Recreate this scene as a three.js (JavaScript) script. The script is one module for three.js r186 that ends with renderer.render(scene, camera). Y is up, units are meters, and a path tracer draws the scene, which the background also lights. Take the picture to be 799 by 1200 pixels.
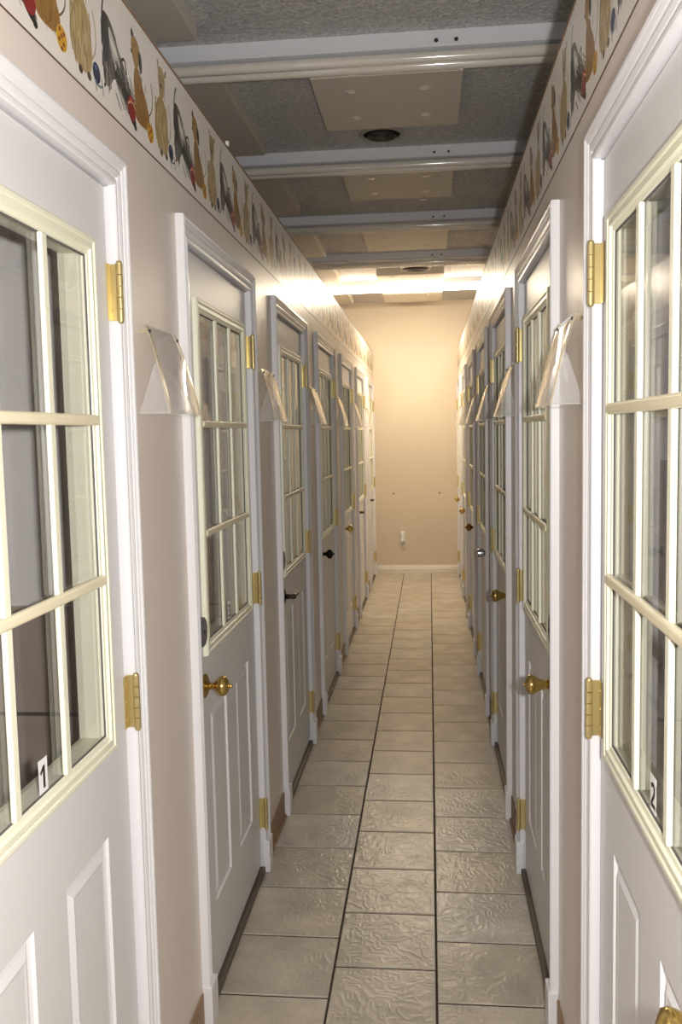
import * as THREE from 'three';
import { RoundedBoxGeometry } from 'three/addons/geometries/RoundedBoxGeometry.js';
import { mergeGeometries } from 'three/addons/utils/BufferGeometryUtils.js';
import { RectAreaLightUniformsLib } from 'three/addons/lights/RectAreaLightUniformsLib.js';

/* ---------- camera, lights, exposure ---------- */
const scene = new THREE.Scene();
scene.background = new THREE.Color(0x000000);
const renderer = new THREE.WebGLRenderer({ antialias: true });
renderer.toneMapping = THREE.LinearToneMapping;
renderer.toneMappingExposure = 1.15;
renderer.shadowMap.enabled = true;
RectAreaLightUniformsLib.init();

const F = 1044.09, EYE = 1.5704;
const camera = new THREE.PerspectiveCamera(2 * Math.atan(600 / F) * 180 / Math.PI, 799 / 1200, 0.05, 60);
camera.position.set(0, EYE, 0);
{
  const D = Math.PI / 180;
  const m = new THREE.Matrix4().makeRotationY(5.7379 * D)
    .multiply(new THREE.Matrix4().makeRotationX(-5.0402 * D))
    .multiply(new THREE.Matrix4().makeRotationZ(-1.16 * D));
  camera.quaternion.setFromRotationMatrix(m);
}
scene.add(camera);

// the photographer's flash, a hand's breadth to the right of the lens
const flash = new THREE.SpotLight(0xfffdfc, 9.1, 0, Math.PI * 0.4, 0.4, 2);
flash.name = 'camera_flash';
flash.position.set(0.10, 1.6, 0.03);
flash.target.position.set(-0.2, 1.5, -3);
flash.castShadow = true; flash.shadow.radius = 1;
scene.add(flash, flash.target);

const TUBE_GLOW = 48, TUBE_COLOR = new THREE.Color().setRGB(1.0, 0.85, 0.635);
const lampLight = new THREE.RectAreaLight(TUBE_COLOR, 50, 1.74, 0.09);   // the lit fluorescent fixture
lampLight.position.set(-0.15, 2.868, -8.45);
lampLight.rotation.x = -Math.PI / 2;
scene.add(lampLight);

/* ---------- helpers ---------- */
let seed = 7;
const rnd = () => { seed = (seed * 1664525 + 1013904223) >>> 0; return seed / 4294967296; };
const counts = {};
const numbered = n => { const k = counts[n] = (counts[n] ?? -1) + 1; return k ? n + '_' + String(k).padStart(3, '0') : n; };
function mesh(name, geo, mat, parent) {
  const m = new THREE.Mesh(geo, mat); m.name = name; m.castShadow = m.receiveShadow = true;
  if (parent) parent.add(m);
  return m;
}
function tag(o, label, category, group, kind) {
  o.userData.label = label; o.userData.category = category;
  if (group) o.userData.group = group;
  if (kind) o.userData.kind = kind;
  if (!o.parent) scene.add(o);
  return o;
}
function group(name, x = 0, y = 0, z = 0, turn = 0) {
  const g = new THREE.Group(); g.name = name; g.position.set(x, y, z); g.rotation.y = turn; return g;
}
const box = (w, h, d, x = 0, y = 0, z = 0) => new THREE.BoxGeometry(w, h, d).translate(x, y, z);
const rbox = (w, h, d, r, x = 0, y = 0, z = 0, s = 2) => new RoundedBoxGeometry(w, h, d, s, r).translate(x, y, z);
const cylZ = (r, l, x = 0, y = 0, z = 0, n = 24) => new THREE.CylinderGeometry(r, r, l, n).rotateX(Math.PI / 2).translate(x, y, z);
const cylY = (r, l, x = 0, y = 0, z = 0, n = 24) => new THREE.CylinderGeometry(r, r, l, n).translate(x, y, z);
const merge = list => mergeGeometries(list.map(g => {
  const h = g.index ? g.toNonIndexed() : g;
  for (const k of Object.keys(h.attributes)) if (!['position', 'normal', 'uv'].includes(k)) h.deleteAttribute(k);
  return h;
}));
function quads(list) {            // list of [a,b,c,d] points, flat shaded; uv = metres on the dominant plane
  const p = [], u = [];
  for (const [a, b, c, d] of list) {
    const n = new THREE.Vector3().subVectors(b, a).cross(new THREE.Vector3().subVectors(d, a));
    const ax = Math.abs(n.x), ay = Math.abs(n.y), az = Math.abs(n.z);
    const uv = v => (ay >= ax && ay >= az) ? [v.x, v.z] : (ax >= az ? [v.z, v.y] : [v.x, v.y]);
    for (const v of [a, b, c, a, c, d]) { p.push(v.x, v.y, v.z); u.push(...uv(v)); }
  }
  const g = new THREE.BufferGeometry();
  g.setAttribute('position', new THREE.Float32BufferAttribute(p, 3));
  g.setAttribute('uv', new THREE.Float32BufferAttribute(u, 2));
  g.computeVertexNormals();
  return g;
}
const V = (x, y, z) => new THREE.Vector3(x, y, z);
// rectangular rings, each [x0, x1, y0, y1, z], joined one to the next; cap closes the last one
function rings(loops, cap) {
  const L = loops.map(([x0, x1, y0, y1, z]) => [V(x0, y0, z), V(x1, y0, z), V(x1, y1, z), V(x0, y1, z)]);
  const q = [];
  for (let i = 0; i + 1 < L.length; i++) for (let k = 0; k < 4; k++) { const j = (k + 1) % 4; q.push([L[i][k], L[i][j], L[i + 1][j], L[i + 1][k]]); }
  if (cap) q.push(L[L.length - 1]);
  return quads(q);
}
function metreUV(g, s = 1) {       // box projection, uv in metres
  const h = g.index ? g.toNonIndexed() : g; h.computeVertexNormals();
  const p = h.attributes.position, n = h.attributes.normal, u = new Float32Array(p.count * 2);
  for (let i = 0; i < p.count; i++) {
    const ax = Math.abs(n.getX(i)), ay = Math.abs(n.getY(i)), az = Math.abs(n.getZ(i));
    const [a, b] = (ay >= ax && ay >= az) ? [p.getX(i), p.getZ(i)] : (ax >= az ? [p.getZ(i), p.getY(i)] : [p.getX(i), p.getY(i)]);
    u[2 * i] = a * s; u[2 * i + 1] = b * s;
  }
  h.setAttribute('uv', new THREE.BufferAttribute(u, 2));
  return h;
}

/* ---------- textures ---------- */
function hash(x, y, s) { let h = Math.imul(x, 374761393) ^ Math.imul(y, 668265263) ^ Math.imul(s, 1274126177); h = Math.imul(h ^ (h >>> 13), 1274126177); return ((h ^ (h >>> 16)) >>> 0) / 4294967296; }
function vnoise(x, y, per, s) {
  const xi = Math.floor(x), yi = Math.floor(y), fx = x - xi, fy = y - yi, w = t => t * t * (3 - 2 * t), m = v => ((v % per) + per) % per;
  const a = hash(m(xi), m(yi), s), b = hash(m(xi + 1), m(yi), s), c = hash(m(xi), m(yi + 1), s), d = hash(m(xi + 1), m(yi + 1), s);
  const u = w(fx), v = w(fy); return (a * (1 - u) + b * u) * (1 - v) + (c * (1 - u) + d * u) * v;
}
function fbm(x, y, per, oct, s) { let a = 0, w = 0.5, t = 0; for (let i = 0; i < oct; i++) { a += w * vnoise(x, y, per, s + i); t += w; x *= 2; y *= 2; per *= 2; w *= 0.5; } return a / t; }
function tex(n, fn, srgb) {         // fn(u, v) in [0,1) -> grey or [r,g,b], 0..1
  const d = new Uint8Array(n * n * 4);
  for (let j = 0; j < n; j++) for (let i = 0; i < n; i++) {
    const c = fn(i / n, j / n), r = Array.isArray(c) ? c : [c, c, c], k = 4 * (j * n + i);
    for (let q = 0; q < 3; q++) d[k + q] = Math.max(0, Math.min(255, Math.round(r[q] * 255)));
    d[k + 3] = 255;
  }
  const t = new THREE.DataTexture(d, n, n, THREE.RGBAFormat);
  t.magFilter = THREE.LinearFilter; t.minFilter = THREE.LinearMipmapLinearFilter; t.generateMipmaps = true;
  t.wrapS = t.wrapT = THREE.RepeatWrapping; if (srgb) t.colorSpace = THREE.SRGBColorSpace;
  t.needsUpdate = true; return t;
}
const rep = (t, r) => { t.repeat.set(r, r); return t; };
// slate-like rippled relief of the floor tiles
const relief = (u, v) => {
  const wx = fbm(u * 6, v * 6, 6, 3, 11) - 0.5, wy = fbm(u * 6 + 3, v * 6, 6, 3, 23) - 0.5;
  const a = Math.abs(vnoise((u + wx * 0.11) * 44, (v + wy * 0.11) * 44, 44, 31) - 0.5) * 2;
  const b = fbm(u * 12, v * 12, 12, 4, 41);
  return 0.55 * (1 - Math.pow(a, 0.7)) + 0.45 * b;
};
const tileBump = rep(tex(768, relief), 1 / 0.75);
const tileMap = rep(tex(512, (u, v) => {
  const n = fbm(u * 8, v * 8, 8, 5, 61), r = relief(u, v), f = vnoise(u * 180, v * 180, 180, 71);
  const k = 0.90 + 0.12 * (n - 0.5) * 2 + 0.05 * (r - 0.5) + 0.05 * (f - 0.5);
  return [0.855 * k, 0.82 * k, 0.765 * k];
}, true), 1 / 0.75);
const popBump = rep(tex(512, (u, v) => 0.6 * Math.pow(vnoise(u * 110, v * 110, 110, 5), 1.6) + 0.4 * vnoise(u * 55, v * 55, 55, 6)), 1 / 0.8);
const popMap = rep(tex(512, (u, v) => { const a = vnoise(u * 110, v * 110, 110, 5), n = fbm(u * 5, v * 5, 5, 3, 9); const k = 0.80 + 0.20 * a + 0.05 * (n - 0.5); return [0.90 * k, 0.89 * k, 0.885 * k]; }, true), 1 / 0.8);
const paintBump = rep(tex(256, (u, v) => 0.5 * fbm(u * 40, v * 40, 40, 3, 15) + 0.5 * fbm(u * 8, v * 8, 8, 2, 16)), 1 / 0.5);
const speckMap = rep(tex(256, (u, v) => { const n = fbm(u * 12, v * 12, 12, 4, 91), k = 0.93 + 0.12 * (n - 0.5); return [0.66 * k, 0.60 * k, 0.555 * k]; }, true), 1 / 0.6);

/* ---------- materials ---------- */
const std = (c, roughness, o = {}) => new THREE.MeshStandardMaterial({ color: c, roughness, ...o });
const phys = (c, roughness, o = {}) => new THREE.MeshPhysicalMaterial({ color: c, roughness, ...o });
const M = {
  wall: std('#e5dad0', 0.35, { bumpMap: paintBump, bumpScale: 0.0006 }),
  endWall: std('#d6c8b3', 0.6, { bumpMap: paintBump, bumpScale: 0.0006 }),
  room: std('#e2dedb', 0.5, { bumpMap: paintBump, bumpScale: 0.0006 }),
  wainscot: std('#ffffff', 0.45, { map: speckMap }),
  roomTrim: std('#cbb9a0', 0.5),
  door: std('#dedddd', 0.36, { bumpMap: paintBump, bumpScale: 0.00025 }),
  casing: std('#e8e7e9', 0.3),
  lite: std('#eae9d2', 0.36), liteBar: std('#e8dfc0', 0.36), seal: std('#5d5a55', 0.7),
  glass: phys('#ffffff', 0.02, { transmission: 1, thickness: 0, ior: 1.5 }),
  acrylic: phys('#ffffff', 0.04, { transmission: 0.78, thickness: 0, ior: 1.49 }),
  acrylicEdge: phys('#f6f0dc', 0.1, { transmission: 0.75, thickness: 0, ior: 1.49 }),
  brass: std('#cdb06a', 0.2, { metalness: 0.95 }),
  hingeBrass: std('#d9c78e', 0.28, { metalness: 0.8 }),
  antique: std('#8a6236', 0.28, { metalness: 0.95 }),
  bronze: std('#4a4038', 0.3, { metalness: 0.9 }),
  black: std('#1d1a18', 0.3, { metalness: 0.5 }),
  chrome: std('#c8ccd2', 0.15, { metalness: 1 }),
  disc: std('#77777a', 0.5, { metalness: 0.3 }),
  threshold: std('#6d6459', 0.5, { metalness: 0.4 }),
  gasket: std('#26221f', 0.8),
  base: std('#9a7b5c', 0.5),
  baseEnd: std('#e6e0d4', 0.4),
  tile: std('#ffffff', 0.29, { map: tileMap, bumpMap: tileBump, bumpScale: 0.0016 }),
  grout: std('#3d322a', 0.9),
  roomFloor: std('#a89a86', 0.5),
  ceiling: std('#ffffff', 0.9, { map: popMap, bumpMap: popBump, bumpScale: 0.004 }),
  panel: std('#e0d8ca', 0.6),
  panelEdge: std('#e8e2d6', 0.6),
  washer: std('#f6f0e2', 0.25, { metalness: 0.2 }),
  fixture: std('#e8eaee', 0.35),
  tubeOff: phys('#e9e2d6', 0.12, { clearcoat: 1, clearcoatRoughness: 0.05 }),
  tubeOn: std('#ffffff', 0.3, { emissive: TUBE_COLOR, emissiveIntensity: TUBE_GLOW }),
  vent: std('#b9b4ac', 0.5, { metalness: 0.2 }), ventCone: std('#5a554e', 0.5, { metalness: 0.2 }),
  ventDark: std('#141312', 0.9),
  white: std('#eeeae2', 0.35),
  dark: std('#3a3430', 0.5),
};

/* ---------- plan ---------- */
const XL = -0.614, XR = 0.316, WALL_T = 0.11, WALL_TOP = 2.458, CEIL = 2.98, ZEND = -9.87, ZBACK = 1.1;
const OUT_L = -2.35, OUT_R = 2.05;
const LZ = [-1.325, -2.645, -3.97, -5.28, -6.606, -7.9, -9.27];
const RZ = [-1.312, -2.683, -3.983, -5.283, -6.62, -7.94, -9.27];
const OPEN_W = 0.82, OPEN_H = 2.075;
const SIDES = {
  left: { x: XL, turn: Math.PI / 2, zs: LZ, s: 1, side: 'black knob' },    // s: local x of the hinge side
  right: { x: XR, turn: -Math.PI / 2, zs: RZ, s: -1, side: 'chrome knob' },
};
// local frame of a wall: origin on its corridor face at z = 0, x along it, y up, z out into the corridor
const wallFrame = (S, z) => ({ x: S.x, z, turn: S.turn });
const along = (S, z) => -S.s * z;       // world z -> local x

/* ---------- floor ---------- */
{
  const f = group('floor');
  tag(f, 'beige rippled ceramic tile floor with dark grout running down the corridor', 'floor', null, 'structure');
  mesh('grout_bed', box(XR - XL + 0.1, 0.06, ZBACK - ZEND, (XL + XR) / 2, -0.033, (ZBACK + ZEND) / 2), M.grout, f);
  mesh('room_floor', box(XL - OUT_L - 0.05, 0.06, ZBACK - ZEND, (XL - 0.05 + OUT_L) / 2, -0.031, (ZBACK + ZEND) / 2), M.roomFloor, f);
  mesh('room_floor', box(OUT_R - XR - 0.05, 0.06, ZBACK - ZEND, (XR + 0.05 + OUT_R) / 2, -0.031, (ZBACK + ZEND) / 2), M.roomFloor, f);
  const gap = 0.006, P = 0.300;
  const shades = [M.tile, M.tile.clone(), M.tile.clone()];
  shades[1].color.set('#f4f1ea'); shades[2].color.set('#fbf6ee');
  const cache = {};
  const tileGeo = (x0, x1, len, variant) => {
    const key = [x0, x1, len.toFixed(3), variant].join();
    if (cache[key]) return cache[key];
    const w = x1 - x0, b = 0.0022, t = 0;
    const W = w / 2, D = len / 2;
    const top = [V(-W + b, t, D - b), V(W - b, t, D - b), V(W - b, t, -D + b), V(-W + b, t, -D + b)];
    const mid = [V(-W, t - b, D), V(W, t - b, D), V(W, t - b, -D), V(-W, t - b, -D)];
    const bot = mid.map(v => V(v.x, -0.01, v.z));
    const q = [top];
    for (let k = 0; k < 4; k++) { const j = (k + 1) % 4; q.push([mid[k], mid[j], top[j], top[k]], [bot[k], bot[j], mid[j], mid[k]]); }
    const g = quads(q), u = g.attributes.uv, a = variant * 0.277, c = variant * 0.391;
    for (let i = 0; i < u.count; i++) { const p = u.getX(i), r = u.getY(i); if (variant % 2) u.setXY(i, p + a, r + c); else u.setXY(i, -p + a, -r + c); }
    return cache[key] = g;
  };
  const xs = [XL + 0.002, -0.297, 0.003, XR - 0.002];
  for (let c = 0; c < 3; c++) {
    const phase = c === 1 ? -2.4925 : -2.4925 - 0.15;
    for (let k = -13; k < 30; k++) {
      let za = phase - k * P, zb = za - P;
      za = Math.min(za, ZBACK); zb = Math.max(zb, ZEND);
      if (za - zb < 0.02) continue;
      const x0 = xs[c] + gap / 2, x1 = xs[c + 1] - gap / 2, len = za - zb - 0.0075;
      const m = mesh('tile', tileGeo(x0, x1, len, Math.floor(rnd() * 6)), shades[Math.floor(rnd() * 3)], f);
      m.position.set((x0 + x1) / 2, 0, (za + zb) / 2);
    }
  }
}

/* ---------- wallpaper border print: dogs and balls ---------- */
function borderTexture() {
  const W = 970, H = 506, c = document.createElement('canvas'); c.width = W; c.height = H;
  const g = c.getContext('2d');
  g.fillStyle = '#efe9e0'; g.fillRect(0, 0, W, H);
  let sd = 3; const r = () => { sd = (sd * 1664525 + 1013904223) >>> 0; return sd / 4294967296; };
  let DX = 0, cx = 0, sx = 1;
  const X = u => ((u - cx - DX) * sx + cx + DX) * W, Y = v => (1 - v) * H;
  const blob = (pts, col, dx) => {
    g.fillStyle = col; g.beginPath();
    const n = pts.length, P = i => [X(pts[(i + n) % n][0] + dx), Y(pts[(i + n) % n][1])];
    let [ax, ay] = P(-1), [bx, by] = P(0); g.moveTo((ax + bx) / 2, (ay + by) / 2);
    for (let i = 0; i < n; i++) { const [px, py] = P(i), [qx, qy] = P(i + 1); g.quadraticCurveTo(px, py, (px + qx) / 2, (py + qy) / 2); }
    g.fill();
  };
  const stroke = (pts, col, w, dx) => {
    g.strokeStyle = col; g.lineWidth = w; g.lineCap = 'round'; g.lineJoin = 'round'; g.beginPath();
    g.moveTo(X(pts[0][0] + dx), Y(pts[0][1]));
    for (let i = 1; i < pts.length - 1; i++) { const [a, b] = pts[i], [e, f] = pts[i + 1]; g.quadraticCurveTo(X(a + dx), Y(b), X((a + e) / 2 + dx), Y((b + f) / 2)); }
    const l = pts[pts.length - 1]; g.lineTo(X(l[0] + dx), Y(l[1])); g.stroke();
  };
  const fur = (u0, u1, v0, v1, n, cols, len, dx, lean = 0) => {
    for (let i = 0; i < n; i++) {
      const u = u0 + (u1 - u0) * r(), v = v0 + (v1 - v0) * r();
      stroke([[u, v], [u + lean * len * 0.5, v - len * 0.5], [u + lean * len + (r() - 0.5) * 0.012, v - len * (0.7 + 0.5 * r())]], cols[Math.floor(r() * cols.length)], 2 + 4.5 * r(), dx);
    }
  };
  const ell = (u, v, a, b, col, dx) => { g.fillStyle = col; g.beginPath(); g.ellipse(X(u + dx), Y(v), a * W, b * H, 0, 0, 7); g.fill(); };
  for (const dx of [-1, 0, 1]) {
    DX = dx; cx = 0.88; sx = 1.1;
    // black and white shaggy dog, rump up, head down to the ball
    stroke([[0.735, 0.70], [0.745, 0.80], [0.775, 0.88]], '#2b2926', 13, dx);
    blob([[0.72, 0.70], [0.77, 0.75], [0.84, 0.70], [0.90, 0.56], [0.97, 0.48], [1.02, 0.36], [1.07, 0.16], [1.085, 0.08], [1.045, 0.10], [0.98, 0.20], [0.90, 0.30], [0.84, 0.32], [0.80, 0.22], [0.75, 0.18], [0.725, 0.25], [0.735, 0.45]], '#5f5b55', dx);
    blob([[0.79, 0.68], [0.85, 0.62], [0.89, 0.50], [0.86, 0.44], [0.81, 0.52]], '#d8d3ca', dx);
    blob([[0.72, 0.70], [0.76, 0.74], [0.79, 0.68], [0.79, 0.52], [0.77, 0.38], [0.735, 0.36]], '#2a2825', dx);
    blob([[0.83, 0.46], [0.90, 0.44], [0.98, 0.34], [1.03, 0.24], [1.06, 0.12], [1.00, 0.18], [0.92, 0.28], [0.85, 0.32]], '#26241f', dx);
    blob([[0.90, 0.40], [0.96, 0.36], [1.01, 0.30], [1.05, 0.20], [1.085, 0.08], [1.03, 0.10], [0.96, 0.20], [0.90, 0.28]], '#1d1b18', dx);
    fur(0.72, 0.80, 0.36, 0.72, 110, ['#1f1d1a', '#39352f', '#55504a'], 0.09, dx);
    fur(0.80, 0.90, 0.44, 0.66, 40, ['#b9b3a8', '#efe9df', '#6c675f'], 0.08, dx, 0.4);
    fur(0.84, 1.03, 0.20, 0.46, 110, ['#1a1815', '#2c2924', '#3c3932', '#59544c', '#cfc8bc'], 0.08, dx, 0.6);
    fur(0.735, 0.80, 0.22, 0.38, 26, ['#3a362f', '#a59e92', '#e0d9cc'], 0.07, dx);
    stroke([[0.745, 0.30], [0.75, 0.20], [0.735, 0.18]], '#2a2723', 12, dx);
    stroke([[0.80, 0.30], [0.81, 0.22], [0.795, 0.20]], '#8d867a', 9, dx);
    stroke([[0.92, 0.50], [0.965, 0.58], [0.985, 0.46]], '#23211d', 12, dx);
    ell(1.07, 0.10, 0.018, 0.028, '#171512', dx);
    sx = 1;
    // red ball with a light band
    ell(0.05, 0.225, 0.052, 0.10, '#8e2320', dx);
    stroke([[0.005, 0.24], [0.05, 0.30], [0.108, 0.23]], '#e3b984', 9, dx);
    ell(0.045, 0.29, 0.014, 0.02, '#d2564b', dx);
    cx = 0.17; sx = 1.3;
    // brown dog sitting
    stroke([[0.235, 0.28], [0.30, 0.36], [0.315, 0.52], [0.298, 0.62]], '#6d5636', 8, dx);
    blob([[0.125, 0.62], [0.17, 0.62], [0.20, 0.50], [0.245, 0.40], [0.275, 0.28], [0.25, 0.18], [0.17, 0.16], [0.11, 0.18], [0.115, 0.34], [0.105, 0.48]], '#9c7233', dx);
    blob([[0.09, 0.72], [0.095, 0.82], [0.14, 0.86], [0.185, 0.80], [0.18, 0.68], [0.15, 0.60], [0.12, 0.60]], '#a98445', dx);
    blob([[0.165, 0.78], [0.20, 0.76], [0.205, 0.64], [0.185, 0.58], [0.17, 0.64]], '#2c211a', dx);
    blob([[0.09, 0.82], [0.10, 0.90], [0.125, 0.86], [0.115, 0.82]], '#33261c', dx);
    fur(0.125, 0.25, 0.22, 0.58, 50, ['#7e5a2a', '#b08a50', '#8a672f', '#6b4a22'], 0.07, dx);
    stroke([[0.20, 0.38], [0.225, 0.27], [0.185, 0.19]], '#7a4d1e', 5, dx);
    ell(0.096, 0.70, 0.012, 0.018, '#2a1d14', dx); ell(0.125, 0.77, 0.008, 0.013, '#20150f', dx);
    sx = 1;
    // yellow spotted ball
    ell(0.305, 0.185, 0.046, 0.083, '#d9a426', dx);
    for (const [a, b] of [[0.29, 0.235], [0.325, 0.225], [0.285, 0.17], [0.32, 0.155], [0.305, 0.12], [0.305, 0.20]]) ell(a, b, 0.0085, 0.015, '#7e2f1a', dx);
    cx = 0.5; sx = 1.1;
    // tan scruffy dog facing us
    stroke([[0.58, 0.26], [0.625, 0.34], [0.63, 0.50], [0.605, 0.62]], '#b8a684', 9, dx);
    blob([[0.465, 0.62], [0.54, 0.62], [0.575, 0.50], [0.59, 0.32], [0.58, 0.18], [0.53, 0.12], [0.46, 0.12], [0.41, 0.18], [0.385, 0.32], [0.42, 0.50]], '#b39a66', dx);
    blob([[0.465, 0.86], [0.51, 0.90], [0.56, 0.86], [0.565, 0.74], [0.53, 0.62], [0.48, 0.62], [0.46, 0.74]], '#b7a071', dx);
    stroke([[0.475, 0.83], [0.455, 0.93], [0.47, 0.90]], '#9c875c', 16, dx); stroke([[0.555, 0.84], [0.585, 0.92], [0.575, 0.86]], '#9c875c', 16, dx);
    fur(0.40, 0.585, 0.22, 0.58, 110, ['#a1895a', '#c9b788', '#8f7850', '#d3c49c'], 0.10, dx);
    fur(0.47, 0.555, 0.66, 0.86, 40, ['#a1895a', '#c9b788', '#8f7850'], 0.06, dx);
    ell(0.50, 0.72, 0.016, 0.022, '#4a3a26', dx); ell(0.487, 0.79, 0.007, 0.012, '#2b2016', dx); ell(0.532, 0.79, 0.007, 0.012, '#2b2016', dx);
    ell(0.475, 0.115, 0.02, 0.03, '#4d3c2b', dx); ell(0.552, 0.125, 0.02, 0.03, '#4d3c2b', dx);
    sx = 1;
    // blue ball on a little stand
    ell(0.636, 0.205, 0.04, 0.072, '#23304f', dx); ell(0.628, 0.24, 0.012, 0.02, '#5d6f98', dx);
    stroke([[0.62, 0.13], [0.66, 0.12], [0.70, 0.15]], '#7d8288', 9, dx); stroke([[0.69, 0.19], [0.70, 0.15], [0.70, 0.09]], '#7d8288', 8, dx); stroke([[0.63, 0.15], [0.625, 0.10], [0.63, 0.08]], '#7d8288', 8, dx);
  }
  g.fillStyle = '#5b4331'; g.fillRect(0, H - 5, W, 5);  // shadow line below the border edge, painted into the print
  const t = new THREE.CanvasTexture(c); t.colorSpace = THREE.SRGBColorSpace; t.wrapS = THREE.RepeatWrapping; t.wrapT = THREE.ClampToEdgeWrapping; t.anisotropy = 8;
  return t;
}
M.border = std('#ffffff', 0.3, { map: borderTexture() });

/* ---------- corridor walls ---------- */
for (const [name, S] of Object.entries(SIDES)) {
  const a0 = Math.min(along(S, ZBACK), along(S, ZEND)), a1 = Math.max(along(S, ZBACK), along(S, ZEND));
  const sh = new THREE.Shape([[a0, 0], [a1, 0], [a1, WALL_TOP], [a0, WALL_TOP]].map(p => new THREE.Vector2(...p)));
  for (const z of S.zs) {
    const c = along(S, z);
    sh.holes.push(new THREE.Path([[c - OPEN_W / 2, 0.0005], [c - OPEN_W / 2, OPEN_H], [c + OPEN_W / 2, OPEN_H], [c + OPEN_W / 2, 0.0005]].map(p => new THREE.Vector2(...p))));
  }
  const w = group('wall_' + name, S.x, 0, 0, S.turn);
  tag(w, `beige painted partition wall with dog print border, holding the ${S.side} door`, 'wall', null, 'structure');
  mesh('wall_body', metreUV(new THREE.ExtrudeGeometry(sh, { depth: WALL_T, bevelEnabled: false }).translate(0, 0, -WALL_T)), M.wall, w);
  // the printed border: one strip of paper
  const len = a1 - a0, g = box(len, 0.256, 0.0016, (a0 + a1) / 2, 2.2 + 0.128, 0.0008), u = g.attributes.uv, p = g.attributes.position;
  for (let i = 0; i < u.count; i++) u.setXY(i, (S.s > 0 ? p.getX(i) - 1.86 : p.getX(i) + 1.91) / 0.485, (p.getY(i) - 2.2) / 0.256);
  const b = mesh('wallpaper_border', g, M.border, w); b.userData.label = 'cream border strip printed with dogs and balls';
  mesh('wall_cap', box(len, 0.004, WALL_T + 0.004, (a0 + a1) / 2, WALL_TOP + 0.002, -WALL_T / 2 + 0.001), M.base, w);
}

/* ---------- shell and kennel rooms ---------- */
const T = 0.12;
tag(mesh('ceiling', metreUV(box(OUT_R - OUT_L + 2 * T, 0.1, ZBACK - ZEND + 2 * T, (OUT_L + OUT_R) / 2, CEIL + 0.05, (ZBACK + ZEND) / 2)), M.ceiling), 'grey white textured ceiling running above the open topped partitions', 'ceiling', null, 'structure');
tag(mesh('wall_end', metreUV(box(OUT_R - OUT_L, CEIL, T, (OUT_L + OUT_R) / 2, CEIL / 2, ZEND - T / 2)), M.endWall), 'plain cream wall closing the end of the corridor', 'wall', null, 'structure');
tag(mesh('wall_back', metreUV(box(OUT_R - OUT_L, CEIL, T, (OUT_L + OUT_R) / 2, CEIL / 2, ZBACK + T / 2)), M.endWall), 'plain cream wall at the start of the corridor', 'wall', null, 'structure');
tag(mesh('wall_outer_left', metreUV(box(T, CEIL, ZBACK - ZEND + 2 * T, OUT_L - T / 2, CEIL / 2, (ZBACK + ZEND) / 2)), M.room), 'grey outer wall of the rooms on the black knob side', 'wall', null, 'structure');
tag(mesh('wall_outer_right', metreUV(box(T, CEIL, ZBACK - ZEND + 2 * T, OUT_R + T / 2, CEIL / 2, (ZBACK + ZEND) / 2)), M.room), 'grey outer wall of the rooms on the chrome knob side', 'wall', null, 'structure');
for (const [name, S] of Object.entries(SIDES)) {
  const out = name === 'left' ? OUT_L : OUT_R, inn = S.x - S.s * WALL_T, w = Math.abs(out - inn), cx = (out + inn) / 2;
  for (let k = -1; k < 7; k++) {
    const z = k < 0 ? S.zs[0] + 0.66 : k === 6 ? null : (S.zs[k] + S.zs[k + 1]) / 2;
    if (z === null) continue;
    const g = group(numbered('wall_partition'), cx, 0, z);
    tag(g, 'grey partition wall with dark lower panel between two rooms', 'wall', 'room partitions behind the doors', 'structure');
    const h = name === 'left' ? 1.19 : 1.5;
    mesh('wall_body', metreUV(box(w, WALL_TOP, 0.09, 0, WALL_TOP / 2, 0)), M.room, g);
    mesh('lower_panel', metreUV(box(w, h - 0.25, 0.012, 0, 0.95 + (h - 0.95) / 2 - (0.95 - 0.25) / 2 + 0.0, 0.051).translate(0, -(0.95 + (h - 0.95) / 2 - 0.35) + (0.25 + h) / 2, 0)), M.wainscot, g);
    mesh('panel_joint', box(w, 0.008, 0.004, 0, 0.94, 0.0585), M.dark, g);
    mesh('corner_trim', box(0.05, WALL_TOP - 0.1, 0.02, -S.s * 0.32 + S.s * w / 2 - S.s * 0.0, WALL_TOP / 2, 0.068), M.roomTrim, g);
  }
}

/* ---------- door casings (brick mould), jambs, thresholds ---------- */
const IN = 0.3965, HEAD = 2.058, CW = 0.0585;
const PROFILE = [[0, 0], [0, 0.012], [0.003, 0.0145], [0.009, 0.0152], [0.0135, 0.0125], [0.0165, 0.0085], [0.020, 0.013], [0.0275, 0.0155], [0.0315, 0.0155], [0.033, 0.0115], [0.0365, 0.0165], [0.0425, 0.0195], [0.0445, 0.0165], [0.0475, 0.0205], [0.052, 0.022], [0.056, 0.0212], [0.0585, 0.018], [0.0585, 0]];
function legGeo(s) {
  const q = [];
  for (let i = 0; i + 1 < PROFILE.length; i++) {
    const [w0, t0] = PROFILE[i], [w1, t1] = PROFILE[i + 1];
    const a = V(s * (IN + w0), 0.115, t0), b = V(s * (IN + w1), 0.115, t1), c = V(s * (IN + w1), HEAD + w1, t1), d = V(s * (IN + w0), HEAD + w0, t0);
    q.push(s > 0 ? [a, b, c, d] : [b, a, d, c]);
  }
  return quads(q);
}
function headGeo() {
  const q = [];
  for (let i = 0; i + 1 < PROFILE.length; i++) {
    const [w0, t0] = PROFILE[i], [w1, t1] = PROFILE[i + 1];
    q.push([V(-IN - w0, HEAD + w0, t0), V(IN + w0, HEAD + w0, t0), V(IN + w1, HEAD + w1, t1), V(-IN - w1, HEAD + w1, t1)]);
  }
  return quads(q);
}
const LEG = { '1': legGeo(1), '-1': legGeo(-1) }, HEADG = headGeo();
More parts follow.
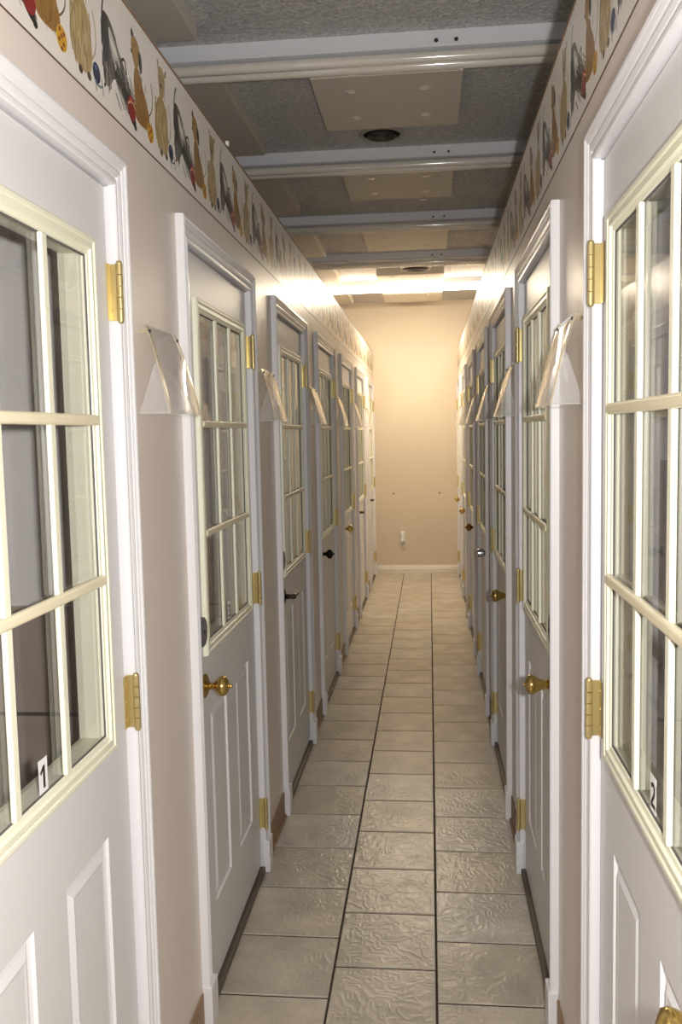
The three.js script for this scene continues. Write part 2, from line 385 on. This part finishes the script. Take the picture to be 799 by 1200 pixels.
const PLINTH = { '1': rbox(0.066, 0.118, 0.0265, 0.003, IN + 0.030, 0.060, 0.0135), '-1': rbox(0.066, 0.118, 0.0265, 0.003, -IN - 0.030, 0.060, 0.0135) };
const JAMB = { side: s => box(0.0125, OPEN_H - 0.02, WALL_T, s * (OPEN_W / 2 - 0.0068), (OPEN_H - 0.02) / 2 + 0.001, -WALL_T / 2), head: box(OPEN_W - 0.002, 0.016, WALL_T, 0, OPEN_H - 0.009, -WALL_T / 2) };
const JS = { '1': JAMB.side(1), '-1': JAMB.side(-1) };
const SILL = rbox(0.79, 0.022, 0.085, 0.004, 0, 0.0125, -0.032), SILLGAP = box(0.786, 0.008, 0.05, 0, 0.0275, -0.035);
const ORD = ['first', 'second', 'third', 'fourth', 'fifth', 'sixth', 'last'];
let trimNo = 0;
for (const S of Object.values(SIDES)) S.zs.forEach((z, k) => {
  const g = group('trim_' + (++trimNo), S.x, 0, z, S.turn);
  tag(g, `white moulded casing around the ${ORD[k]} door on the ${S.side} side`, 'door frame', null, 'structure');
  mesh('casing_head', HEADG, M.casing, g);
  for (const s of [1, -1]) {
    mesh('casing_leg', LEG[s], M.casing, g); mesh('plinth_block', PLINTH[s], M.casing, g); mesh('jamb', JS[s], M.casing, g);
  }
  mesh('jamb', JAMB.head, M.casing, g);
  mesh('threshold', SILL, M.threshold, g).userData.label = 'dull bronze threshold strip';
  mesh('gasket', SILLGAP, M.gasket, g);
});

/* ---------- doors ---------- */
const DW = 0.3835, DB = 0.034, DT = 2.052, FACE = -0.004, THICK = 0.044;
const PAN_Y = [0.25, 0.812], PAN_X = [[-0.262, -0.062], [0.062, 0.262]], LY = [0.972, 1.938];
const rect = (x0, x1, y0, y1) => [[x0, y0], [x1, y0], [x1, y1], [x0, y1]].map(p => new THREE.Vector2(...p));
const inset = ([x0, x1, y0, y1], d, z) => [x0 + d, x1 - d, y0 + d, y1 - d, z];
const panelGeo = PAN_X.map(([a, b]) => { const R = [a, b, ...PAN_Y]; return merge([rings([inset(R, 0, FACE), inset(R, 0.003, FACE - 0.006), inset(R, 0.010, FACE - 0.0085), inset(R, 0.017, FACE - 0.0065), inset(R, 0.030, FACE - 0.0005), inset(R, 0.036, FACE - 0.0015)], true), rings([inset(R, 0, FACE - THICK + 0.004)], true)]); });
function windowSet(x0, x1) {          // slab with its window opening, frame, seal, bars and pane for a window from x0 to x1
  const LITE = [x0, x1, ...LY], sh = new THREE.Shape(rect(-DW, DW, DB, DT));
  sh.holes.push(new THREE.Path(rect(x0 + 0.012, x1 - 0.012, LY[0] + 0.012, LY[1] - 0.012).reverse()));
  for (const [a, b] of PAN_X) sh.holes.push(new THREE.Path(rect(a, b, ...PAN_Y).reverse()));
  const slab = metreUV(new THREE.ExtrudeGeometry(sh, { depth: THICK, bevelEnabled: false }).translate(0, 0, FACE - THICK));
  const frame = rings([[0, 0], [0.0015, 0.011], [0.005, 0.0135], [0.011, 0.0135], [0.0135, 0.0105], [0.017, 0.012], [0.026, 0.0125], [0.0285, 0.008], [0.036, 0.007], [0.038, 0.003], [0.038, -0.004], [0.034, -0.006], [0.034, -0.036], [0.030, -0.050], [0.005, -0.054], [0, -THICK]].map(([d, z]) => inset(LITE, d, FACE + z)));
  const GL = [x0 + 0.038, x1 - 0.038, LY[0] + 0.038, LY[1] - 0.038], GW = (GL[1] - GL[0]) / 3, GH = (GL[3] - GL[2]) / 3;
  return { slab, frame, GL, GW, GH,
    seal: rings([inset(GL, 0, FACE + 0.0052), inset(GL, 0.0028, FACE + 0.0026)]),
    vbar: rbox(0.021, GL[3] - GL[2] - 0.001, 0.009, 0.003), hbar: rbox(GL[1] - GL[0] + 0.024, 0.02, 0.014, 0.0065, (GL[0] + GL[1]) / 2, 0, 0, 3),
    pane: box(GW - 0.0005, GH - 0.0005, 0.004) };
}
const WIN = windowSet(-0.310, 0.306), WIN_FIRST = { left: windowSet(-0.335, 0.298), right: windowSet(-0.300, 0.348) };
const lathe = pts => new THREE.LatheGeometry(pts.map(p => new THREE.Vector2(...p)), 40).rotateX(Math.PI / 2);
const ROSE = lathe([[0, 0], [0.033, 0], [0.034, 0.002], [0.032, 0.006], [0.024, 0.010], [0.015, 0.012], [0.0, 0.013]]);
const BALL = lathe([[0, 0.010], [0.0105, 0.011], [0.0095, 0.024], [0.011, 0.031], [0.019, 0.036], [0.0265, 0.044], [0.0278, 0.052], [0.0255, 0.060], [0.018, 0.066], [0.009, 0.0685], [0, 0.069]]);
const TURN = lathe([[0, 0.068], [0.0055, 0.068], [0.005, 0.078], [0, 0.079]]);
const TULIP = lathe([[0, 0.010], [0.012, 0.011], [0.011, 0.020], [0.015, 0.032], [0.0235, 0.048], [0.0265, 0.058], [0.024, 0.066], [0.014, 0.071], [0.006, 0.0745], [0, 0.075]]);
const DRUM = lathe([[0, 0.010], [0.012, 0.011], [0.012, 0.022], [0.022, 0.026], [0.023, 0.03], [0.023, 0.058], [0.021, 0.061], [0, 0.062]]);
const lever = s => merge([lathe([[0, 0.010], [0.012, 0.011], [0.0095, 0.030], [0.0105, 0.05], [0.008, 0.054], [0, 0.055]]), new THREE.TubeGeometry(new THREE.CatmullRomCurve3([V(0, 0, 0.045), V(s * 0.03, 0.003, 0.049), V(s * 0.07, 0.001, 0.047), V(s * 0.105, -0.004, 0.044)]), 20, 0.0075, 12), new THREE.SphereGeometry(0.0078, 14, 10).translate(s * 0.105, -0.004, 0.044)]);
const LEVER = { '1': lever(1), '-1': lever(-1) };
const DISC = lathe([[0, 0], [0.0405, 0], [0.0405, 0.009], [0.038, 0.0115], [0.030, 0.0125], [0.007, 0.013], [0, 0.013]]), DISCSCREW = lathe([[0, 0.013], [0.006, 0.013], [0.0055, 0.0145], [0, 0.015]]);
const KNUCKLES = (() => { const a = []; for (let i = 0; i < 5; i++) a.push(cylY(0.0068, 0.0205, 0, -0.0436 + 0.0218 * i, 0, 16)); a.push(new THREE.SphereGeometry(0.006, 12, 8).translate(0, 0.055, 0), new THREE.SphereGeometry(0.006, 12, 8).translate(0, -0.055, 0)); return merge(a); })();
const LEAFJ = rbox(0.003, 0.109, 0.018, 0.001);
const LEAFD = merge([rbox(0.020, 0.109, 0.0028, 0.001), ...[-0.036, 0, 0.036].map(y => cylZ(0.003, 0.001, 0, y, 0.0016, 12))]);
function stickerMat(t) {
  const c = document.createElement('canvas'); c.width = 128; c.height = 236; const g = c.getContext('2d');
  g.fillStyle = '#eeeceb'; g.fillRect(0, 0, 128, 236); g.fillStyle = '#0c0c0c'; g.font = 'bold 210px sans-serif'; g.textAlign = 'center'; g.textBaseline = 'middle'; g.fillText(t, 64, 122);
  const x = new THREE.CanvasTexture(c); x.colorSpace = THREE.SRGBColorSpace; return std('#ffffff', 0.5, { map: x });
}
const KN = {
  left: [['knob', M.brass], ['knob', M.brass], ['lever', M.bronze], ['knob', M.black], ['knob', M.brass], ['lever', M.bronze], ['lever', M.bronze]],
  right: [['tulip', M.brass], ['tulip', M.brass], ['tulip', M.brass], ['drum', M.chrome], ['knob', M.antique], ['knob', M.brass], ['knob', M.brass]],
};
const KLAB = {
  left: ['number 1 sticker in its window', 'brass knob below a round grey disc', 'bronze lever below a round grey disc', 'black knob', 'round brass knob, between a black knob door and a lever door', 'short bronze lever beside the last door', 'bronze lever against the end wall'],
  right: ['number 2 sticker in its window', 'brass knob, facing the grey disc and brass knob door', 'brass knob beside a chrome knob door', 'chrome drum knob', 'dark antique brass knob', 'brass knob beside the last door', 'brass knob against the end wall'],
};
let doorNo = 0;
for (const [name, S] of Object.entries(SIDES)) S.zs.forEach((z, k) => {
  const d = group('door_' + (++doorNo), S.x, 0, z, S.turn), s = S.s;
  tag(d, `white nine-pane door with ${KLAB[name][k]}, on the ${S.side} side`, 'door', null, 'structure');
  const { slab, frame, seal, vbar, hbar, pane, GL, GW, GH } = k ? WIN : WIN_FIRST[name];
  mesh('slab', slab, M.door, d);
  panelGeo.forEach(g => mesh('panel', g, M.door, d));
  const lf = mesh('window_frame', frame, M.lite, d); lf.userData.label = 'aged cream window frame';
  mesh('glass_seal', seal, M.seal, d);
  for (let i = 0; i < 3; i++) for (let j = 0; j < 3; j++) {
    const p = mesh('pane', pane, M.glass, d); p.position.set(GL[0] + GW * (i + 0.5), GL[2] + GH * (j + 0.5), FACE + 0.0002);
  }
  for (const i of [1, 2]) {
    mesh('vertical_bar', vbar, M.lite, d).position.set(GL[0] + GW * i, (GL[2] + GL[3]) / 2, FACE + 0.0068);
    mesh('horizontal_bar', hbar, M.liteBar, d).position.set(0, GL[2] + GH * i, FACE + 0.0095);
  }
  for (const y of [1.853, 1.037, 0.222]) {
    const h = group('hinge', s * 0.389, y, 0.0); d.add(h);
    mesh('hinge_knuckle', KNUCKLES, M.hingeBrass, h).position.set(s * 0.002, 0, 0.018);
    mesh('hinge_leaf', LEAFJ, M.hingeBrass, h).position.set(s * 0.0055, 0, 0.0065);
    mesh('hinge_leaf', LEAFD, M.hingeBrass, h).position.set(-s * 0.004, 0, 0.0005 - 0.0028);
  }
  const [kind, m] = KN[name][k], kn = group('knob', -s * (k ? 0.318 : 0.336), 0.893, FACE); d.add(kn);
  mesh('rosette', ROSE, m, kn);
  if (kind === 'lever') mesh('lever', LEVER[s], m, kn);
  else { mesh('knob_head', kind === 'knob' ? BALL : kind === 'tulip' ? TULIP : DRUM, m, kn); if (kind !== 'drum') mesh('turn_button', TURN, m, kn); }
  if (k === 1 || (k === 2 && name === 'left')) {
    const c = mesh('cover_disc', DISC, M.disc, d); c.position.set(-s * 0.342, 1.047, FACE); c.userData.label = 'round grey metal disc';
    mesh('screw', DISCSCREW, M.dark, c);
  }
  const n = name === 'left' ? ['1', '3'][k] : ['2'][k];
  if (n) {
    const t = mesh('number_sticker', box(0.031, 0.058, 0.0006), stickerMat(n), d);
    t.position.set(name === 'left' ? (k ? 0 : -0.008) : 0.022, GL[2] + 0.028, FACE + 0.0027); t.userData.label = 'small white sticker with a black number';
  }
});

/* ---------- brown vinyl base between the doors, white base on the end wall ---------- */
for (const [name, S] of Object.entries(SIDES)) {
  const b = group('baseboard_' + name, S.x, 0, 0, S.turn);
  tag(b, `tan brown vinyl base strip between the door casings on the ${S.side} side`, 'baseboard', null, 'structure');
  const e = [ZBACK, ...S.zs.flatMap(z => [z + 0.461, z - 0.461]), ZEND];
  for (let i = 0; i < e.length; i += 2) {
    const l = e[i] - e[i + 1] - 0.002; if (l < 0.02) continue;
    const c = along(S, (e[i] + e[i + 1]) / 2);
    mesh('base_strip', merge([rbox(l, 0.104, 0.005, 0.0015, c, 0.0525, 0.0027), rbox(l, 0.012, 0.012, 0.003, c, 0.0065, 0.006)]), M.base, b);
  }
}
{
  const sh = new THREE.Shape([[0, 0], [0.016, 0], [0.016, 0.055], [0.011, 0.062], [0.011, 0.075], [0.006, 0.082], [0.004, 0.095], [0, 0.096]].map(p => new THREE.Vector2(...p)));
  const w = XR - XL - 0.046, g = new THREE.ExtrudeGeometry(sh, { depth: w, bevelEnabled: false });
  g.rotateY(-Math.PI / 2);           // profile depth -> +z, extrusion -> -x
  const m = mesh('baseboard_end', g, M.baseEnd); m.position.set(XR - 0.023, 0.001, ZEND + 0.0005);
  tag(m, 'white moulded baseboard along the end wall', 'baseboard', null, 'structure');
}

/* ---------- ceiling: fluorescent fixtures ---------- */
const FIX_Z = [-3.345, -4.615, -5.945, -7.20, -8.45], LEN = 1.8, CX = -0.15;
const HOUSING = (() => {
  const sh = new THREE.Shape([[-0.049, 0], [-0.049, -0.047], [-0.044, -0.052], [-0.012, -0.056], [0.012, -0.056], [0.044, -0.052], [0.049, -0.047], [0.049, 0]].map(p => new THREE.Vector2(...p)));
  return new THREE.ExtrudeGeometry(sh, { depth: LEN, bevelEnabled: true, bevelSize: 0.001, bevelThickness: 0.001, bevelSegments: 1 }).translate(0, 0, -LEN / 2).rotateY(Math.PI / 2);
})();
const TUBE = new THREE.CylinderGeometry(0.019, 0.019, LEN - 0.06, 32).rotateZ(Math.PI / 2);
const HOLDER = rbox(0.016, 0.06, 0.036, 0.003), FSCREW = merge([cylZ(0.005, 0.006), cylZ(0.0075, 0.002, 0, 0, -0.003)]);
const FLAB = ['over the gap after the second doors', 'over the gap after the third doors', 'over the gap after the fourth doors', 'just before the lit one'];
FIX_Z.forEach((z, k) => {
  const lit = k === 4, f = group(numbered('fluorescent_fixture'), CX, CEIL - 0.0015, z);
  tag(f, lit ? 'lit two-tube fluorescent strip light glowing warm near the end wall' : `unlit white two-tube fluorescent strip light ${FLAB[k]}`, 'ceiling light', 'strip lights across the ceiling');
  mesh('housing', HOUSING, M.fixture, f);
  for (const dz of [0.033, -0.033]) {
    mesh('tube', TUBE, lit ? M.tubeOn : M.tubeOff, f).position.set(0, -0.0835, dz);
    for (const s of [1, -1]) mesh('lamp_holder', HOLDER, M.fixture, f).position.set(s * (LEN / 2 - 0.018), -0.08, dz);
  }
  for (const x of [0.19, 0.26]) mesh('screw', FSCREW, M.dark, f).position.set(x, -0.034, 0.052);
});

/* ---------- ceiling panels with washers ---------- */
const WASHER = lathe([[0, 0], [0.022, 0], [0.0215, 0.002], [0.009, 0.0045], [0.008, 0.006], [0.004, 0.0075], [0, 0.0078]]).rotateX(Math.PI / 2);   // axis down
function ceilingPanel(w, z0, z1, x, label, grp, spots) {
  const d = z0 - z1, g = group(numbered('hanging_board'), x, CEIL, (z0 + z1) / 2);
  tag(g, label, 'board', grp);
  mesh('board', rbox(w, 0.058, d, 0.003, 0, -0.0295, 0), M.panel, g);
  for (const [a, b] of spots) mesh('washer', WASHER, M.washer, g).position.set(a, -0.0582, b);
}
const four = [[-0.15, 0.15], [0.15, 0.15], [-0.15, -0.15], [0.15, -0.15]];
const bays = [[-2.30, -2.895, 'before the nearest strip light'], [-3.515, -4.11, 'beside the dark round vent'], [-4.755, -5.33, 'beside the small sprinkler head'], [-6.18, -6.82, 'between the third and fourth strip lights'], [-7.86, -8.375, 'just before the lit strip light'], [-8.90, -9.48, 'between the lit strip light and the end wall']];
for (const [a, b, l] of bays) ceilingPanel(0.585, a, b, -0.149, `square cream ceiling board with four washers ${l}`, 'square boards along the corridor ceiling', four);
const sideBays = [[-2.1, -3.12, 'before the nearest strip light'], [-3.44, -4.40, 'after the nearest strip light'], [-4.735, -5.59, 'after the second strip light'], [-6.06, -6.95, 'after the third strip light'], [-7.36, -8.2, 'before the lit strip light'], [-8.66, -9.5, 'after the lit strip light']];
for (const [a, b, l] of sideBays) ceilingPanel(0.62, a, b, -1.086, `long cream ceiling board over the black knob side rooms ${l}`, 'boards over the rooms', [[0.13, 0.25], [0.13, -0.3]]);

/* ---------- ceiling vents, sprinkler ---------- */
function vent(x, z, r, drop, label) {
  const g = group(numbered('ceiling_vent'), x, CEIL, z);
  tag(g, label, 'vent', 'round ceiling vents');
  mesh('throat', cylY(r * 0.8, 0.004, 0, -drop + 0.0095, 0, 40), M.ventDark, g);
  const ring = (r0, r1, y0, y1) => new THREE.LatheGeometry([[r0, -drop + 0.011], [r1, -drop + y0], [r1 - 0.004, -drop + y1], [r0 - 0.006, -drop + 0.009], [r0, -drop + 0.011]].map(p => new THREE.Vector2(...p)), 48);
  mesh('outer_ring', new THREE.LatheGeometry([[r * 0.78, -drop + 0.01], [r * 0.80, -drop], [r * 0.9, -drop], [r, -0.001]].map(p => new THREE.Vector2(...p)), 48), M.vent, g);
  for (const k of [0.62, 0.46, 0.3]) mesh('cone_ring', ring(r * k * 0.82, r * k, -0.006, -0.007), M.ventCone, g);
  mesh('centre_cap', cylY(r * 0.1, 0.006, 0, -drop - 0.004, 0, 24), M.ventCone, g);
}
vent(-0.208, -4.353, 0.112, 0.012, 'dark round ceiling vent beside the second strip light');
vent(-0.10, -7.68, 0.142, 0.045, 'round ceiling vent near the lit strip light');
{
  const g = group('sprinkler_head', -0.019, CEIL, -5.467);
  tag(g, 'small pale sprinkler head on the ceiling past a cream board', 'sprinkler');
  mesh('cover_plate', new THREE.LatheGeometry([[0, -0.009], [0.036, -0.008], [0.044, -0.001]].map(p => new THREE.Vector2(...p)), 32), M.white, g);
  mesh('stem', cylY(0.007, 0.028, 0, -0.02, 0), M.dark, g);
  mesh('deflector', cylY(0.02, 0.004, 0, -0.0355, 0), M.white, g);
}

/* ---------- clear plastic wall pockets between the doors ---------- */
const PH = 0.19, PT = 0.112, PB = 0.130;                                   // height, half widths at the top and the bottom
const prof = t => [0.014 + 0.054 * Math.pow(t, 0.8), PH * (1 - t), PT + (PB - PT) * t];      // t: 0 top -> 1 bottom: [distance from wall, height, half width]
const FRONT = (() => {
  const pos = [], idx = [], m = 12, n = 16;
  for (let j = 0; j <= m; j++) for (let i = 0; i <= n; i++) {
    const t = j / m, a = i / n, [d, y, w] = prof(t), arch = 4 * a * (1 - a);
    pos.push(-w + 2 * w * a, y, d + 0.012 * arch * t);
    if (j < m && i < n) { const k = j * (n + 1) + i; idx.push(k, k + n + 1, k + 1, k + 1, k + n + 1, k + n + 2); }
  }
  const g = new THREE.BufferGeometry(); g.setAttribute('position', new THREE.Float32BufferAttribute(pos, 3)); g.setIndex(idx); g.computeVertexNormals();
  g.setAttribute('uv', new THREE.Float32BufferAttribute(new Float32Array(pos.length / 3 * 2), 2)); return g;
})();
// the side gussets run from the rib back to the wall, widening downwards
const gusset = s => { const q = [], at = t => { const [d, y, w] = prof(t), k = Math.max(0, (t - 0.4) / 0.6); return [V(s * w, y, d), V(s * (w + 0.004 * k), y, d * (1 - Math.pow(k, 0.6)) + 0.001)]; }; for (let i = 0; i < 10; i++) { const [a, b] = at(0.4 + 0.06 * i), [c, e] = at(0.4 + 0.06 * (i + 1)); q.push([b, a, c, e]); } return quads(q); };
const SIDEP = { '1': gusset(1), '-1': gusset(-1) };
const ribGeo = s => { const a = [], r = 0.007; for (let i = 0; i < 8; i++) { const [d0, y0, w0] = prof(i / 8), [d1, y1, w1] = prof((i + 1) / 8), p = s * (w0 - r), q = s * (w1 - r); a.push([V(p - r, y0, d0 + 0.002), V(q - r, y1, d1 + 0.002), V(q + r, y1, d1 + 0.002), V(p + r, y0, d0 + 0.002)], [V(p - r, y0, d0 - 0.003), V(q - r, y1, d1 - 0.003), V(q - r, y1, d1 + 0.002), V(p - r, y0, d0 + 0.002)], [V(p + r, y0, d0 + 0.002), V(q + r, y1, d1 + 0.002), V(q + r, y1, d1 - 0.003), V(p + r, y0, d0 - 0.003)]); } return quads(a); };
const RIB = { '1': ribGeo(1), '-1': ribGeo(-1) };
const PBASE = merge([rbox(2 * PB, 0.003, 0.066, 0.0012, 0, 0.002, 0.034), rbox(2 * PB, 0.010, 0.003, 0.001, 0, 0.005, 0.0685)]);
const POST = cylZ(0.004, 0.014, 0, 0, 0.0075, 14);
const PSCREW = cylZ(0.004, 0.004, 0, 0, 0, 12);
for (const S of Object.values(SIDES)) for (let k = 0; k < 6; k++) {
  const z = (S.zs[k] + S.zs[k + 1]) / 2, g = group(numbered('plastic_wall_pocket'), S.x, 1.62, z, S.turn);
  tag(g, `clear plastic wall pocket between ${ORD[k]} and ${ORD[k + 1]} doors, ${S.side} side`, 'wall pocket', 'clear plastic pockets between the doors');
  mesh('front_sheet', FRONT, M.acrylic, g);
  for (const s of [1, -1]) { mesh('side_sheet', SIDEP[s], M.acrylic, g); mesh('edge_rib', RIB[s], M.acrylicEdge, g); }
  mesh('bottom_tray', PBASE, M.acrylic, g);
  for (const s of [1, -1]) { mesh('mounting_post', POST, M.acrylicEdge, g).position.set(s * (PT - 0.007), PH - 0.014, 0); mesh('screw', PSCREW, M.dark, g).position.set(s * (PT - 0.007), PH - 0.014, 0.0225); }
}

/* ---------- end wall: outlet with plug-in, two screws; clip on the wall top ---------- */
{
  const g = group('wall_outlet', -0.306, 0.335, ZEND);
  tag(g, 'white outlet plate low on the end wall', 'outlet');
  mesh('cover_plate', rbox(0.07, 0.115, 0.006, 0.002, 0, 0, 0.0035), M.baseEnd, g);
  mesh('socket', rbox(0.034, 0.028, 0.003, 0.001, 0, -0.022, 0.0075), M.white, g);
  for (const x of [-0.007, 0.007]) mesh('slot', box(0.003, 0.01, 0.001, x, -0.02, 0.0094), M.dark, g);
  const p = group('plug_in_freshener', -0.306, 0.39, ZEND + 0.0067);
  tag(p, 'small white plug-in air freshener in the outlet on the end wall', 'air freshener');
  mesh('body', rbox(0.056, 0.125, 0.05, 0.022, 0, 0.025, 0.0265, 5), M.white, p);
  mesh('base_plug', rbox(0.036, 0.03, 0.03, 0.006, 0, -0.046, 0.0165), M.vent, p);
  for (const x of [-0.402, 0.105]) {
    const s = group(numbered('wall_screw'), x, 0.895, ZEND); tag(s, x < 0 ? 'small dark screw in the end wall above the plug-in freshener' : 'small dark screw in the end wall by the last chrome knob side door', 'screw', 'screws in the end wall');
    mesh('screw_head', lathe([[0, 0.0005], [0.009, 0.0005], [0.007, 0.004], [0, 0.005]]), M.dark, s);
  }
  const c = group('white_clip', XL, WALL_TOP + 0.0045, -2.80);
  tag(c, 'tiny white clip on top of the dog border above the brass knob door', 'clip');
  mesh('clip_body', rbox(0.012, 0.016, 0.012, 0.004, 0.002, 0.008, 0), M.white, c);
  mesh('clip_foot', rbox(0.02, 0.003, 0.014, 0.001, -0.004, 0.0016, 0), M.white, c);
}

renderer.render(scene, camera);
